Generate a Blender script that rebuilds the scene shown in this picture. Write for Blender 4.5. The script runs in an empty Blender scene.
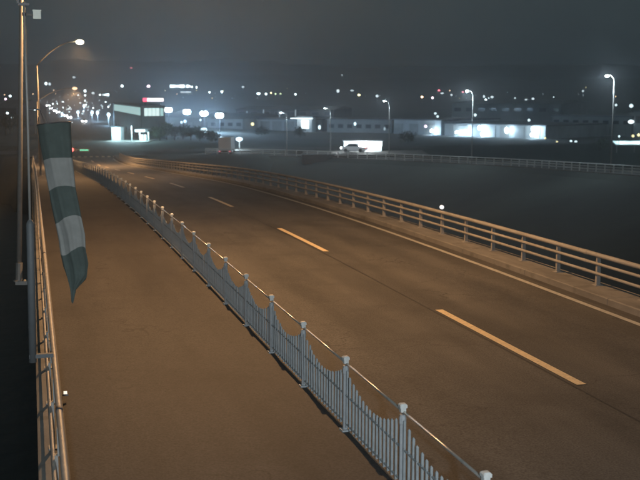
import bpy, bmesh, math, random
import numpy as np
from mathutils import Vector, Matrix
R = math.radians
random.seed(7)
scene = bpy.context.scene
C = scene.collection

# ------------------------------------------------------------------ camera
F, YAW, PITCH, H = 1040.0, 0.2700, 0.1385, 4.6          # focal length in 640-px pixels
cam_d = bpy.data.cameras.new('camera')
cam_d.sensor_width = 36.0
cam_d.lens = 36.0 * F / 640.0
cam_d.clip_start, cam_d.clip_end = 0.1, 12000
cam = bpy.data.objects.new('camera', cam_d)
C.objects.link(cam)
cam.location = (0, 0, H)
cam.rotation_euler = (math.pi / 2 - PITCH, 0, -YAW)
scene.camera = cam
cam_d.dof.use_dof = True; cam_d.dof.focus_distance = 17.0; cam_d.dof.aperture_fstop = 2.2   # a cheap, slightly soft lens

# ------------------------------------------------------------------ night sky
world = bpy.data.worlds.new('World'); scene.world = world
world.use_nodes = True
wn, wl = world.node_tree.nodes, world.node_tree.links
wn.clear()
w_out = wn.new('ShaderNodeOutputWorld')
w_geo = wn.new('ShaderNodeTexCoord')
w_sep = wn.new('ShaderNodeSeparateXYZ')
wl.new(w_geo.outputs['Generated'], w_sep.inputs[0])
w_ramp = wn.new('ShaderNodeValToRGB')
er = w_ramp.color_ramp
er.elements[0].position = 0.0; er.elements[0].color = (0.056, 0.076, 0.080, 1)
er.elements[1].position = 0.55; er.elements[1].color = (0.040, 0.055, 0.058, 1)
e = er.elements.new(0.09); e.color = (0.050, 0.069, 0.072, 1)
wl.new(w_sep.outputs['Z'], w_ramp.inputs[0])
w_city = wn.new('ShaderNodeBackground'); w_city.inputs[1].default_value = 1.0
wl.new(w_ramp.outputs[0], w_city.inputs[0])
w_sky = wn.new('ShaderNodeTexSky'); w_sky.sky_type = 'NISHITA'; w_sky.sun_disc = False
w_sky.sun_elevation = R(-5); w_sky.sun_rotation = R(140)
w_bg = wn.new('ShaderNodeBackground'); w_bg.inputs[1].default_value = 0.02
wl.new(w_sky.outputs[0], w_bg.inputs[0])
w_add = wn.new('ShaderNodeAddShader')
wl.new(w_city.outputs[0], w_add.inputs[0]); wl.new(w_bg.outputs[0], w_add.inputs[1])
wl.new(w_add.outputs[0], w_out.inputs['Surface'])

# ------------------------------------------------------------------ exposure, sampling
scene.view_settings.view_transform = 'Standard'
scene.view_settings.look = 'None'
scene.view_settings.exposure = 0.0
scene.view_settings.gamma = 1.0
scene.view_settings.use_curve_mapping = False
scene.render.engine = 'CYCLES'
cy = scene.cycles
cy.use_denoising = True
cy.use_adaptive_sampling = True; cy.adaptive_threshold = 0.012; cy.adaptive_min_samples = 40
cy.max_bounces = 6; cy.diffuse_bounces = 2; cy.glossy_bounces = 3; cy.volume_bounces = 0
cy.sample_clamp_indirect = 2.0
cy.caustics_reflective = False; cy.caustics_refractive = False

SODIUM = (1.0, 0.54, 0.23)
COOL = (0.42, 0.70, 1.0)
LEDC = (0.70, 0.88, 1.0)
P_SODIUM, P_LED, P_FLOOD = 3700, 1300, 450

# ------------------------------------------------------------------ geometry of the photograph
_cyw, _syw, _cp, _sp = math.cos(YAW), math.sin(YAW), math.cos(PITCH), math.sin(PITCH)
RIGHT = Vector((_cyw, -_syw, 0))
FWD = Vector((_syw * _cp, _cyw * _cp, -_sp))
UP = RIGHT.cross(FWD)
EYE = Vector((0, 0, H))
def ray(px, py): return (FWD + RIGHT * ((px - 320) / F) + UP * ((240 - py) / F))
def U(px, py, depth): return EYE + ray(px, py) * depth          # point at a distance along the axis
def G(px, py, z):                                                # point on the level z
    r = ray(px, py); return EYE + r * ((z - H) / r.z)

def road_z(y):
    k, ys, y1, y2, y3 = 0.0005, 22.67, 72.0, 128.0, 168.0
    s = 2 * k * (y1 - ys)
    if y <= ys: return 0.0
    if y <= y1: return -k * (y - ys) ** 2
    a = -k * (y1 - ys) ** 2
    if y <= y2: return a - s * (y - y1)
    a -= s * (y2 - y1)
    if y <= y3: return a - s * (y - y2) + s * (y - y2) ** 2 / (2 * (y3 - y2))
    return a - s * (y3 - y2) / 2
Z_END = road_z(200)

def sm(t): t = min(max(t, 0.0), 1.0); return t * t * (3 - 2 * t)
def vnoise(x, y):
    def hsh(i, j):
        v = math.sin(i * 127.1 + j * 311.7) * 43758.5453
        return v - math.floor(v)
    xi, yi = math.floor(x), math.floor(y); fx, fy = sm(x - xi), sm(y - yi)
    a = hsh(xi, yi) * (1 - fx) + hsh(xi + 1, yi) * fx
    b = hsh(xi, yi + 1) * (1 - fx) + hsh(xi + 1, yi + 1) * fx
    return a * (1 - fy) + b * fy
WATER = -11.5
def bank_y(x): return 140 + 60 * sm((x - 20) / 60) + 70 * sm((-1 - x) / 10)
def land_z(x, y):
    land = -6.6 + 1.55 * (1 - sm((abs(x - 12) - 30) / 40))
    r = math.hypot(x, y)
    if r > 650:
        az = math.atan2(x, y)
        ridge = 34 + 46 * vnoise(az * 7 + 3, 1.5) + 22 * vnoise(az * 23, 7.5) + 9 * vnoise(az * 71, 2.5)
        land += ridge * sm((r - 650) / 2300) * (0.75 + 0.5 * vnoise(x / 420, y / 420)) + 3 * (vnoise(x / 160, y / 160) - .5) * sm((r - 650) / 500)
    t = sm((y - bank_y(x)) / 16)
    return -14.0 * (1 - t) + land * t
def hit(px, py, above=5.0):                                      # where a pixel's ray meets the hills
    r = ray(px, py); d = 260.0
    while d < 4500:
        p = EYE + r * d
        if p.z < land_z(p.x, p.y) + above: return p
        d += 8
    p = EYE + r * 2600
    return p

# ------------------------------------------------------------------ materials
def mat(name, color, rough=0.6, metal=0.0, spec=0.5, noise=None, bump=None, wear=None):
    m = bpy.data.materials.new(name); m.use_nodes = True
    nt = m.node_tree; b = nt.nodes['Principled BSDF']
    b.inputs['Base Color'].default_value = (*color, 1)
    b.inputs['Roughness'].default_value = rough
    b.inputs['Metallic'].default_value = metal
    b.inputs['Specular IOR Level'].default_value = spec
    tc = nt.nodes.new('ShaderNodeTexCoord')
    if noise:
        sc, lo, hi = noise[:3]
        n = nt.nodes.new('ShaderNodeTexNoise'); n.inputs['Scale'].default_value = sc; n.inputs['Detail'].default_value = 6
        n.inputs['Roughness'].default_value = 0.65
        mp = nt.nodes.new('ShaderNodeMapping')
        if len(noise) > 3: mp.inputs['Scale'].default_value = noise[3]
        nt.links.new(tc.outputs['Object'], mp.inputs[0]); nt.links.new(mp.outputs[0], n.inputs['Vector'])
        rp = nt.nodes.new('ShaderNodeValToRGB')
        rp.color_ramp.elements[0].position = .3; rp.color_ramp.elements[1].position = .7
        rp.color_ramp.elements[0].color = (*[c * lo for c in color], 1)
        rp.color_ramp.elements[1].color = (*[c * hi for c in color], 1)
        nt.links.new(n.outputs['Fac'], rp.inputs[0])
        src = rp.outputs[0]
        if wear:
            n2 = nt.nodes.new('ShaderNodeTexNoise'); n2.inputs['Scale'].default_value = wear[0]; n2.inputs['Detail'].default_value = 8
            nt.links.new(tc.outputs['Object'], n2.inputs['Vector'])
            mr = nt.nodes.new('ShaderNodeMapRange'); mr.inputs[1].default_value = wear[1]; mr.inputs[2].default_value = wear[2]
            nt.links.new(n2.outputs['Fac'], mr.inputs[0])
            mx = nt.nodes.new('ShaderNodeMix'); mx.data_type = 'RGBA'
            nt.links.new(mr.outputs[0], mx.inputs[0]); nt.links.new(src, mx.inputs[6]); mx.inputs[7].default_value = (*wear[3], 1)
            src = mx.outputs[2]
        nt.links.new(src, b.inputs['Base Color'])
    if bump:
        n3 = nt.nodes.new('ShaderNodeTexNoise'); n3.inputs['Scale'].default_value = bump[0]; n3.inputs['Detail'].default_value = 4
        nt.links.new(tc.outputs['Object'], n3.inputs['Vector'])
        bp = nt.nodes.new('ShaderNodeBump'); bp.inputs['Strength'].default_value = bump[1]; bp.inputs['Distance'].default_value = bump[2]
        nt.links.new(n3.outputs['Fac'], bp.inputs['Height']); nt.links.new(bp.outputs[0], b.inputs['Normal'])
    return m
def emit(name, color, strength, sample=False):
    m = bpy.data.materials.new(name); m.use_nodes = True
    b = m.node_tree.nodes['Principled BSDF']
    b.inputs['Base Color'].default_value = (*[c * .6 for c in color], 1)
    b.inputs['Emission Color'].default_value = (*color, 1); b.inputs['Emission Strength'].default_value = strength
    if not sample: m.cycles.emission_sampling = 'NONE'
    return m

def asphalt_mat(name, base, tracks):
    m = bpy.data.materials.new(name); m.use_nodes = True
    nt = m.node_tree; N, L = nt.nodes, nt.links; b = N['Principled BSDF']
    tc = N.new('ShaderNodeTexCoord')
    fine = N.new('ShaderNodeTexNoise'); fine.inputs['Scale'].default_value = 38; fine.inputs['Detail'].default_value = 5
    L.new(tc.outputs['Object'], fine.inputs['Vector'])
    mp = N.new('ShaderNodeMapping'); mp.inputs['Scale'].default_value = (1.0, 0.16, 1.0)
    L.new(tc.outputs['Object'], mp.inputs[0])
    big = N.new('ShaderNodeTexNoise'); big.inputs['Scale'].default_value = 0.9; big.inputs['Detail'].default_value = 7; big.inputs['Roughness'].default_value = .6
    L.new(mp.outputs[0], big.inputs['Vector'])
    r1 = N.new('ShaderNodeMapRange'); r1.inputs[1].default_value = .3; r1.inputs[2].default_value = .7; r1.inputs[3].default_value = .72; r1.inputs[4].default_value = 1.25
    L.new(big.outputs['Fac'], r1.inputs[0])
    r2 = N.new('ShaderNodeMapRange'); r2.inputs[1].default_value = .3; r2.inputs[2].default_value = .7; r2.inputs[3].default_value = .60; r2.inputs[4].default_value = 1.42
    L.new(fine.outputs['Fac'], r2.inputs[0])
    mu = N.new('ShaderNodeMath'); mu.operation = 'MULTIPLY'
    L.new(r1.outputs[0], mu.inputs[0]); L.new(r2.outputs[0], mu.inputs[1])
    st_n = N.new('ShaderNodeTexNoise'); st_n.inputs['Scale'].default_value = .35; st_n.inputs['Detail'].default_value = 9; st_n.inputs['Roughness'].default_value = .7
    L.new(tc.outputs['Object'], st_n.inputs['Vector'])
    st_r = N.new('ShaderNodeMapRange'); st_r.inputs[1].default_value = .50; st_r.inputs[2].default_value = .66; st_r.inputs[3].default_value = 1.0; st_r.inputs[4].default_value = .74
    L.new(st_n.outputs['Fac'], st_r.inputs[0])
    vo = N.new('ShaderNodeTexVoronoi'); vo.feature = 'DISTANCE_TO_EDGE'; vo.inputs['Scale'].default_value = .38
    wp = N.new('ShaderNodeTexNoise'); wp.inputs['Scale'].default_value = 1.6; wp.inputs['Detail'].default_value = 6
    L.new(tc.outputs['Object'], wp.inputs['Vector'])
    wa = N.new('ShaderNodeVectorMath'); wa.operation = 'MULTIPLY_ADD'; wa.inputs[1].default_value = (1.6, 1.6, 0)
    L.new(wp.outputs['Color'], wa.inputs[0]); L.new(tc.outputs['Object'], wa.inputs[2]); L.new(wa.outputs[0], vo.inputs['Vector'])
    ck = N.new('ShaderNodeMapRange'); ck.inputs[1].default_value = .002; ck.inputs[2].default_value = .012; ck.inputs[3].default_value = .55; ck.inputs[4].default_value = 1.0
    L.new(vo.outputs['Distance'], ck.inputs[0])
    ckm = N.new('ShaderNodeMapRange'); ckm.inputs[1].default_value = .50; ckm.inputs[2].default_value = .58; ckm.inputs[3].default_value = 0; ckm.inputs[4].default_value = 1
    L.new(big.outputs['Fac'], ckm.inputs[0])
    ckx = N.new('ShaderNodeMix'); ckx.inputs[2].default_value = 1.0; L.new(ckm.outputs[0], ckx.inputs[0]); L.new(ck.outputs[0], ckx.inputs[3])
    m5 = N.new('ShaderNodeMath'); m5.operation = 'MULTIPLY'; L.new(st_r.outputs[0], m5.inputs[0]); L.new(ckx.outputs[0], m5.inputs[1])
    m6 = N.new('ShaderNodeMath'); m6.operation = 'MULTIPLY'; L.new(mu.outputs[0], m6.inputs[0]); L.new(m5.outputs[0], m6.inputs[1])
    fac = m6.outputs[0]
    if tracks:                                                   # worn wheel tracks, a little paler and smoother
        sx = N.new('ShaderNodeSeparateXYZ'); L.new(tc.outputs['Object'], sx.inputs[0])
        prev = None
        for xc in tracks:
            a = N.new('ShaderNodeMath'); a.operation = 'SUBTRACT'; L.new(sx.outputs['X'], a.inputs[0]); a.inputs[1].default_value = xc
            ab = N.new('ShaderNodeMath'); ab.operation = 'ABSOLUTE'; L.new(a.outputs[0], ab.inputs[0])
            mr = N.new('ShaderNodeMapRange'); mr.interpolation_type = 'SMOOTHSTEP'
            mr.inputs[1].default_value = 0.05; mr.inputs[2].default_value = 0.55; mr.inputs[3].default_value = .16; mr.inputs[4].default_value = 0
            L.new(ab.outputs[0], mr.inputs[0])
            if prev is None: prev = mr.outputs[0]
            else:
                ad = N.new('ShaderNodeMath'); L.new(prev, ad.inputs[0]); L.new(mr.outputs[0], ad.inputs[1]); prev = ad.outputs[0]
        ad = N.new('ShaderNodeMath'); ad.inputs[1].default_value = 1.0; L.new(prev, ad.inputs[0])
        m2 = N.new('ShaderNodeMath'); m2.operation = 'MULTIPLY'; L.new(fac, m2.inputs[0]); L.new(ad.outputs[0], m2.inputs[1]); fac = m2.outputs[0]
    vm = N.new('ShaderNodeVectorMath'); vm.operation = 'SCALE'; vm.inputs[0].default_value = base
    L.new(fac, vm.inputs['Scale']); L.new(vm.outputs[0], b.inputs['Base Color'])
    b.inputs['Roughness'].default_value = .78; b.inputs['Specular IOR Level'].default_value = .35
    bp = N.new('ShaderNodeBump'); bp.inputs['Strength'].default_value = .5; bp.inputs['Distance'].default_value = .006
    L.new(fine.outputs['Fac'], bp.inputs['Height']); L.new(bp.outputs[0], b.inputs['Normal'])
    return m

M = {}
M['asphalt'] = asphalt_mat('asphalt', (0.078, 0.074, 0.068), (5.5, 7.1, 9.2, 10.8))
M['walk'] = asphalt_mat('walk_asphalt', (0.055, 0.051, 0.048), None)
M['gutter'] = mat('gutter', (0.055, 0.052, 0.048), .85, noise=(1.5, .6, 1.3, (1, .3, 1)))
M['concrete'] = mat('concrete', (0.185, 0.178, 0.165), .85, noise=(1.2, .65, 1.2, (1.5, .35, 1)), bump=(30, .3, .01), wear=(2.2, .56, .72, (.10, .095, .085)))
M['dark_concrete'] = mat('dark_concrete', (0.13, 0.13, 0.125), .9, noise=(.6, .6, 1.2))
M['paint'] = mat('road_paint', (0.78, 0.62, 0.38), .6, noise=(9, .75, 1.05), wear=(26, .60, .74, (.16, .15, .13)))
M['old_paint'] = mat('worn_road_paint', (0.44, 0.43, 0.385), .7, noise=(5, .7, 1.1), wear=(19, .60, .78, (.16, .15, .13)))
M['seam'] = mat('tar_seam', (0.030, 0.029, 0.028), .7)
M['picket'] = mat('blue_grey_paint', (0.36, 0.395, 0.41), .5, spec=.5, noise=(7, .75, 1.12), wear=(30, .62, .8, (.14, .13, .12)))
M['post'] = mat('pale_post_paint', (0.42, 0.45, 0.47), .45, noise=(6, .8, 1.1))
M['cap'] = mat('pale_cap', (0.70, 0.73, 0.72), .45, noise=(20, .8, 1.05))
M['tube'] = mat('painted_tube', (0.36, 0.34, 0.31), .55, metal=.15, noise=(6, .75, 1.1))
M['steel'] = mat('galvanised_steel', (0.62, 0.60, 0.56), .33, metal=.75, noise=(8, .8, 1.1))
M['rail'] = mat('cream_rail_paint', (0.31, 0.30, 0.285), .72, spec=.25, noise=(2.2, .72, 1.1, (1, .35, 1)), wear=(9, .60, .76, (.22, .17, .12)))
M['pole'] = mat('pole_paint', (0.30, 0.295, 0.28), .5, metal=.2, noise=(3, .8, 1.1))
M['sleeve'] = mat('dull_sleeve', (0.11, 0.125, 0.135), .6, noise=(3, .8, 1.1))
M['lampmetal'] = mat('lamp_metal', (0.35, 0.36, 0.37), .5, metal=.4)
M['cloth_green'] = mat('green_cloth', (0.060, 0.082, 0.077), .95, noise=(5, .8, 1.15))
M['cloth_white'] = mat('white_cloth', (0.24, 0.25, 0.24), .95, noise=(5, .82, 1.06))
M['plastic'] = mat('off_white_plastic', (0.62, 0.64, 0.56), .5, noise=(18, .9, 1.05))
M['dark'] = mat('dark_metal', (0.05, 0.05, 0.055), .5)
M['land'] = mat('land', (0.050, 0.058, 0.050), .95, noise=(.03, .5, 1.4))
M['wall_pale'] = mat('pale_cladding', (0.42, 0.46, 0.48), .7, noise=(.18, .7, 1.15, (1, 1, .4)), wear=(.6, .6, .8, (.25, .27, .28)))
M['wall_grey'] = mat('grey_cladding', (0.22, 0.24, 0.25), .75, noise=(.15, .7, 1.2))
M['wall_dark'] = mat('dark_wall', (0.10, 0.11, 0.12), .8, noise=(.2, .7, 1.2))
M['roof'] = mat('roof_sheet', (0.11, 0.12, 0.13), .55, noise=(.3, .7, 1.2))
M['glass'] = mat('dark_glass', (0.03, 0.035, 0.04), .08)
M['shutter'] = mat('shutter', (0.28, 0.30, 0.31), .55, noise=(.8, .8, 1.1))
M['car_white'] = mat('white_car_paint', (0.72, 0.73, 0.74), .25, spec=.6)
M['car_dark'] = mat('dark_car_paint', (0.05, 0.055, 0.065), .25, spec=.6)
M['car_silver'] = mat('silver_car_paint', (0.38, 0.39, 0.40), .28, metal=.3)
M['tyre'] = mat('tyre', (0.02, 0.02, 0.02), .8)
M['bark'] = mat('bark', (0.06, 0.05, 0.04), .9)
M['leaf'] = mat('leaf', (0.045, 0.065, 0.035), .7, noise=(2, .6, 1.4))
M['e_sodium'] = emit('sodium_glass', (1.0, .80, .52), 30)
M['e_led'] = emit('led_glass', (.86, .96, 1.0), 30)
M['e_flood'] = emit('flood_glass', (.74, .92, 1.0), 60)
M['e_white'] = emit('lit_white', (.84, .97, 1.0), 2.0)
M['e_cyan'] = emit('lit_pale_cyan', (.56, .86, .84), .62)
M['e_cyan_b'] = emit('lit_bright_cyan', (.78, .98, .95), .95)
M['e_sign'] = emit('sign_white', (1.0, .93, .95), 1.8)
M['e_signred'] = emit('sign_red', (1.0, .12, .22), 1.6)
M['e_red'] = emit('signal_red', (1.0, .16, .14), 3.0)
M['e_green'] = emit('signal_green', (.16, .85, .60), .7)
M['e_head'] = emit('headlight_glass', (.90, .97, 1.0), 260)
M['e_tail'] = emit('tail_glass', (1.0, .08, .06), 2.0)
M['d_white'] = emit('dot_white', (.74, .94, 1.0), 1.7)
M['d_dim'] = emit('dot_dim', (.70, .84, .90), .40)
M['d_orange'] = emit('dot_orange', (1.0, .62, .36), 2.0)
M['d_yellow'] = emit('dot_yellow', (1.0, .88, .45), 1.6)
M['d_red'] = emit('dot_red', (1.0, .22, .28), .8)
M['d_pink'] = emit('dot_pink', (1.0, .70, .88), 2.0)
M['d_green'] = emit('dot_green', (.75, .95, .55), .8)

for k_, f_ in (('d_white', 7), ('d_dim', 6), ('d_orange', 7), ('d_yellow', 6), ('d_red', 6), ('d_pink', 6), ('d_green', 6)):
    b_ = M[k_].node_tree.nodes['Principled BSDF'].inputs
    M['h' + k_[1:]] = emit('hill' + k_[1:], tuple(b_['Emission Color'].default_value)[:3], b_['Emission Strength'].default_value * f_)

def water_mat():
    m = bpy.data.materials.new('river_water'); m.use_nodes = True
    nt = m.node_tree; b = nt.nodes['Principled BSDF']
    b.inputs['Base Color'].default_value = (.020, .028, .030, 1); b.inputs['Roughness'].default_value = .42
    b.inputs['IOR'].default_value = 1.33
    tc = nt.nodes.new('ShaderNodeTexCoord')
    n = nt.nodes.new('ShaderNodeTexNoise'); n.inputs['Scale'].default_value = .55; n.inputs['Detail'].default_value = 5
    nt.links.new(tc.outputs['Object'], n.inputs['Vector'])
    bp = nt.nodes.new('ShaderNodeBump'); bp.inputs['Strength'].default_value = .35; bp.inputs['Distance'].default_value = .25
    nt.links.new(n.outputs['Fac'], bp.inputs['Height']); nt.links.new(bp.outputs[0], b.inputs['Normal'])
    return m
M['water'] = water_mat()

# ------------------------------------------------------------------ mesh helpers
class MB:
    def __init__(s): s.v, s.f, s.mi = [], [], []
    def add(s, vs, fs, mi=0):
        o = len(s.v); s.v += [tuple(p) for p in vs]; s.f += [tuple(i + o for i in f) for f in fs]; s.mi += [mi] * len(fs); return s
    def box(s, c, size, rz=0.0, taper=1.0, mi=0):
        hx, hy, hz = [q / 2 for q in size]; c = Vector(c); m = Matrix.Rotation(rz, 3, 'Z'); vs = []
        for z, t in ((-hz, 1), (hz, taper)):
            for x, y in ((-hx, -hy), (hx, -hy), (hx, hy), (-hx, hy)):
                vs.append(c + m @ Vector((x * t, y * t, z)))
        return s.add(vs, [(3, 2, 1, 0), (4, 5, 6, 7), (0, 1, 5, 4), (1, 2, 6, 5), (2, 3, 7, 6), (3, 0, 4, 7)], mi)
    def tube(s, pts, rad, n=8, closed_ends=True, mi=0, flat=1.0):
        pts = [Vector(p) for p in pts]
        rad = rad if isinstance(rad, (list, tuple)) else [rad] * len(pts)
        vs, fs = [], []
        for i, p in enumerate(pts):
            d = (pts[min(i + 1, len(pts) - 1)] - pts[max(i - 1, 0)]).normalized()
            a = Vector((0, 0, 1)) if abs(d.z) < .9 else Vector((1, 0, 0))
            u = d.cross(a).normalized(); w = u.cross(d).normalized()
            for k in range(n):
                t = 2 * math.pi * (k + .5) / n
                vs.append(p + u * (math.cos(t) * rad[i]) + w * (math.sin(t) * rad[i] * flat))
        for i in range(len(pts) - 1):
            for k in range(n):
                a, b = i * n + k, i * n + (k + 1) % n
                fs.append((a, b, b + n, a + n))
        if closed_ends:
            fs.append(tuple(range(n - 1, -1, -1))); o = (len(pts) - 1) * n; fs.append(tuple(o + k for k in range(n)))
        return s.add(vs, fs, mi)
    def strip(s, section, path, mi=0, close=True):
        """sweep a closed (x,z) section along Y stations [(y, dx, dz)]"""
        n = len(section); vs, fs = [], []
        for y, dx, dz in path:
            for x, z in section: vs.append((x + dx, y, z + dz))
        for i in range(len(path) - 1):
            for k in range(n if close else n - 1):
                a, b = i * n + k, i * n + (k + 1) % n
                fs.append((a, b, b + n, a + n))
        if close:
            fs.append(tuple(range(n))[::-1]); o = (len(path) - 1) * n; fs.append(tuple(o + k for k in range(n)))
        return s.add(vs, fs, mi)
    def octa(s, c, r, rz=1.0, mi=0):
        c = Vector(c); vs = [c + Vector(q) for q in ((r, 0, 0), (-r, 0, 0), (0, r, 0), (0, -r, 0), (0, 0, r * rz), (0, 0, -r * rz))]
        return s.add(vs, [(0, 2, 4), (2, 1, 4), (1, 3, 4), (3, 0, 4), (2, 0, 5), (1, 2, 5), (3, 1, 5), (0, 3, 5)], mi)
    def ball(s, c, r, n=10, m=6, sz=1.0, mi=0):
        c = Vector(c); vs, fs = [], []
        for i in range(m + 1):
            a = math.pi * i / m
            for k in range(n):
                t = 2 * math.pi * k / n
                vs.append(c + Vector((r * math.sin(a) * math.cos(t), r * math.sin(a) * math.sin(t), r * sz * math.cos(a))))
        for i in range(m):
            for k in range(n):
                fs.append((i * n + k, (i + 1) * n + k, (i + 1) * n + (k + 1) % n, i * n + (k + 1) % n))
        return s.add(vs, fs, mi)
    def mesh(s, name, mats, smooth=False):
        me = bpy.data.meshes.new(name); me.from_pydata(s.v, [], s.f)
        for m in (mats if isinstance(mats, (list, tuple)) else [mats]): me.materials.append(m)
        if any(s.mi): me.polygons.foreach_set('material_index', s.mi)
        bm = bmesh.new(); bm.from_mesh(me); bmesh.ops.recalc_face_normals(bm, faces=bm.faces); bm.to_mesh(me); bm.free()
        if smooth:
            for p in me.polygons: p.use_smooth = True
        me.update(); return me
    def build(s, name, mats, parent=None, smooth=False):
        return link(name, s.mesh(name, mats, smooth), parent)
def link(name, data, parent=None, loc=None):
    o = bpy.data.objects.new(name, data); C.objects.link(o)
    if parent: o.parent = parent
    if loc is not None: o.location = loc
    return o
def tag(o, label=None, cat=None, group=None, kind=None):
    for k, v in (('label', label), ('category', cat), ('group', group), ('kind', kind)):
        if v: o[k] = v
    return o
def thing(name, label, cat, loc=(0, 0, 0), rz=0.0, group=None):
    o = bpy.data.objects.new(name, None); C.objects.link(o); o.empty_display_size = .3
    o.location = loc; o.rotation_euler = (0, 0, rz)
    return tag(o, label, cat, group)
def point_light(parent, loc, color, power, radius=.12):
    d = bpy.data.lights.new('bulb', 'POINT'); d.color = color; d.energy = power; d.shadow_soft_size = radius
    o = bpy.data.objects.new('bulb', d); C.objects.link(o); o.parent = parent; o.location = loc
    return o
def street_light(parent, loc, color, power, radius=.12):
    # luminaire distribution of a road lantern: more light sideways than straight down, cut off near the horizontal
    o = point_light(parent, loc, color, power, radius); d = o.data; d.use_nodes = True
    N, L = d.node_tree.nodes, d.node_tree.links; N.clear()
    out = N.new('ShaderNodeOutputLight'); em = N.new('ShaderNodeEmission'); L.new(em.outputs[0], out.inputs[0])
    tc = N.new('ShaderNodeTexCoord'); sp_ = N.new('ShaderNodeSeparateXYZ'); L.new(tc.outputs['Normal'], sp_.inputs[0])
    cv = N.new('ShaderNodeFloatCurve'); L.new(sp_.outputs['Z'], cv.inputs['Value'])
    mr = N.new('ShaderNodeMapRange'); mr.inputs[1].default_value = -1; mr.inputs[2].default_value = 1; mr.inputs[3].default_value = 0; mr.inputs[4].default_value = 1
    L.new(sp_.outputs['Z'], mr.inputs[0]); L.new(mr.outputs[0], cv.inputs['Value'])
    c = cv.mapping.curves[0]; c.points[0].location = (0, .20); c.points[1].location = (1, .0)
    for x_, v_ in ((.10, .235), (.20, .26), (.27, .23), (.32, .18), (.37, .12), (.43, .05), (.50, .02), (.56, 0.0)): c.points.new(x_, v_)
    cv.mapping.update()
    mu = N.new('ShaderNodeMath'); mu.operation = 'MULTIPLY'; mu.inputs[1].default_value = 8.0
    mx_ = N.new('ShaderNodeMath'); mx_.operation = 'MAXIMUM'; mx_.inputs[1].default_value = 0.0
    L.new(cv.outputs[0], mx_.inputs[0]); L.new(mx_.outputs[0], mu.inputs[0]); L.new(mu.outputs[0], em.inputs['Strength'])
    return o

# ================================================================== THE SETTING
def axis_x(y): return 0.0 if y < 150 else 6.0 * sm((y - 150) / 110)     # the street bends a little past the bridge
def stations(y0, y1, step, dz=0.0):
    n = max(2, int(round((y1 - y0) / step)) + 1)
    return [(y0 + (y1 - y0) * i / (n - 1), axis_x(y0 + (y1 - y0) * i / (n - 1)), road_z(y0 + (y1 - y0) * i / (n - 1)) + dz) for i in range(n)]

# ground, one sheet to the horizon
xs = np.unique(np.concatenate([np.linspace(-4500, -300, 36), np.linspace(-300, -60, 16), np.linspace(-60, 180, 61), np.linspace(180, 700, 30), np.linspace(700, 5500, 42)]))
ys = np.unique(np.concatenate([np.linspace(-400, 110, 12), np.linspace(110, 330, 74), np.linspace(330, 1000, 45), np.linspace(1000, 5200, 56)]))
gv = [(float(x), float(y), land_z(float(x), float(y))) for y in ys for x in xs]
nx = len(xs)
gf = [(j * nx + i, j * nx + i + 1, (j + 1) * nx + i + 1, (j + 1) * nx + i) for j in range(len(ys) - 1) for i in range(nx - 1)]
g = MB(); g.v, g.f, g.mi = gv, gf, [0] * len(gf)
tag(g.build('ground', M['land'], smooth=True), kind='structure')
w = MB(); w.add([(-1500, -390, WATER), (1500, -390, WATER), (1500, 240, WATER), (-1500, 240, WATER)], [(0, 1, 2, 3)])
tag(w.build('river', M['water']), kind='structure')

# bridge deck: road, gutter, walkway, kerbs, girder
X_KERB, X_FENCE, X_DASH, X_LINE, X_RAIL = 4.10, 3.941, 8.2956, 11.7049, 12.70
st = stations(-40, 168, 2.0)
road = MB().strip([(X_KERB - .02, -.0), (8.2, .035), (11.95, 0.0), (11.95, -.25), (X_KERB - .02, -.25)], st)
tag(road.build('bridge_road', M['asphalt']), kind='structure')
st2 = stations(168.01, 900, 6.0)
tag(MB().strip([(-1.5, 0.0), (8.2, .03), (17.5, 0.0), (17.5, -.3), (-1.5, -.3)], st2).build('street', M['asphalt']), kind='structure')
tag(MB().strip([(11.953, -.003), (12.10, .012), (12.10, -.2), (11.953, -.2)], st).build('gutter_strip', M['gutter']), kind='structure')
kerb = bpy.data.objects.new('kerb', None); C.objects.link(kerb); kerb['kind'] = 'structure'
yk = -40.0
while yk < 168:
    MB().strip([(12.103, -.25), (12.103, .145), (12.13, .165), (13.02, .163), (13.05, .14), (13.05, -.25)], stations(yk + .008, yk + 3.992, 2.0)).build('kerb_block', M['concrete'], kerb); yk += 4.0
tag(MB().strip([(.303, -.2), (.303, .118), (3.96, .118), (3.96, -.2)], st).build('sidewalk', M['walk']), kind='structure')
tag(MB().strip([(3.963, -.2), (3.963, .125), (4.06, .125), (4.077, .11), (4.077, -.2)], st).build('kerb_stone', M['concrete']), kind='structure')
tag(MB().strip([(-.06, -.25), (-.06, .20), (-.03, .215), (.27, .215), (.30, .19), (.30, -.25)], st).build('edge_kerb', M['concrete']), kind='structure')
gird = MB().strip([(.06, -.26), (13.0, -.26), (13.0, -.9), (11.2, -1.1), (11.0, -2.3), (2.0, -2.3), (1.8, -1.1), (.06, -.9)], stations(-40, 150, 5.0))
tag(gird.build('bridge_deck', M['dark_concrete']), kind='structure')
for py_, which in ((-20, 'behind the camera'), (22, 'nearest in front of the camera'), (64, 'at the middle of the span'), (106, 'farthest, by the bank')):
    p = thing('bridge_pier', 'dark concrete pier under the near bridge, ' + which, 'bridge pier', (6.5, py_, WATER - 2), 0, 'piers of the near bridge')
    top = road_z(py_) - 2.32 - (WATER - 2)
    MB().box((0, 0, (top - 1.0) / 2), (6.0, 1.8, top - 1.0)).build('shaft', M['dark_concrete'], p)
    MB().box((0, 0, top - .499), (9.2, 2.2, .996)).build('pier_cap', M['dark_concrete'], p)

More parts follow.
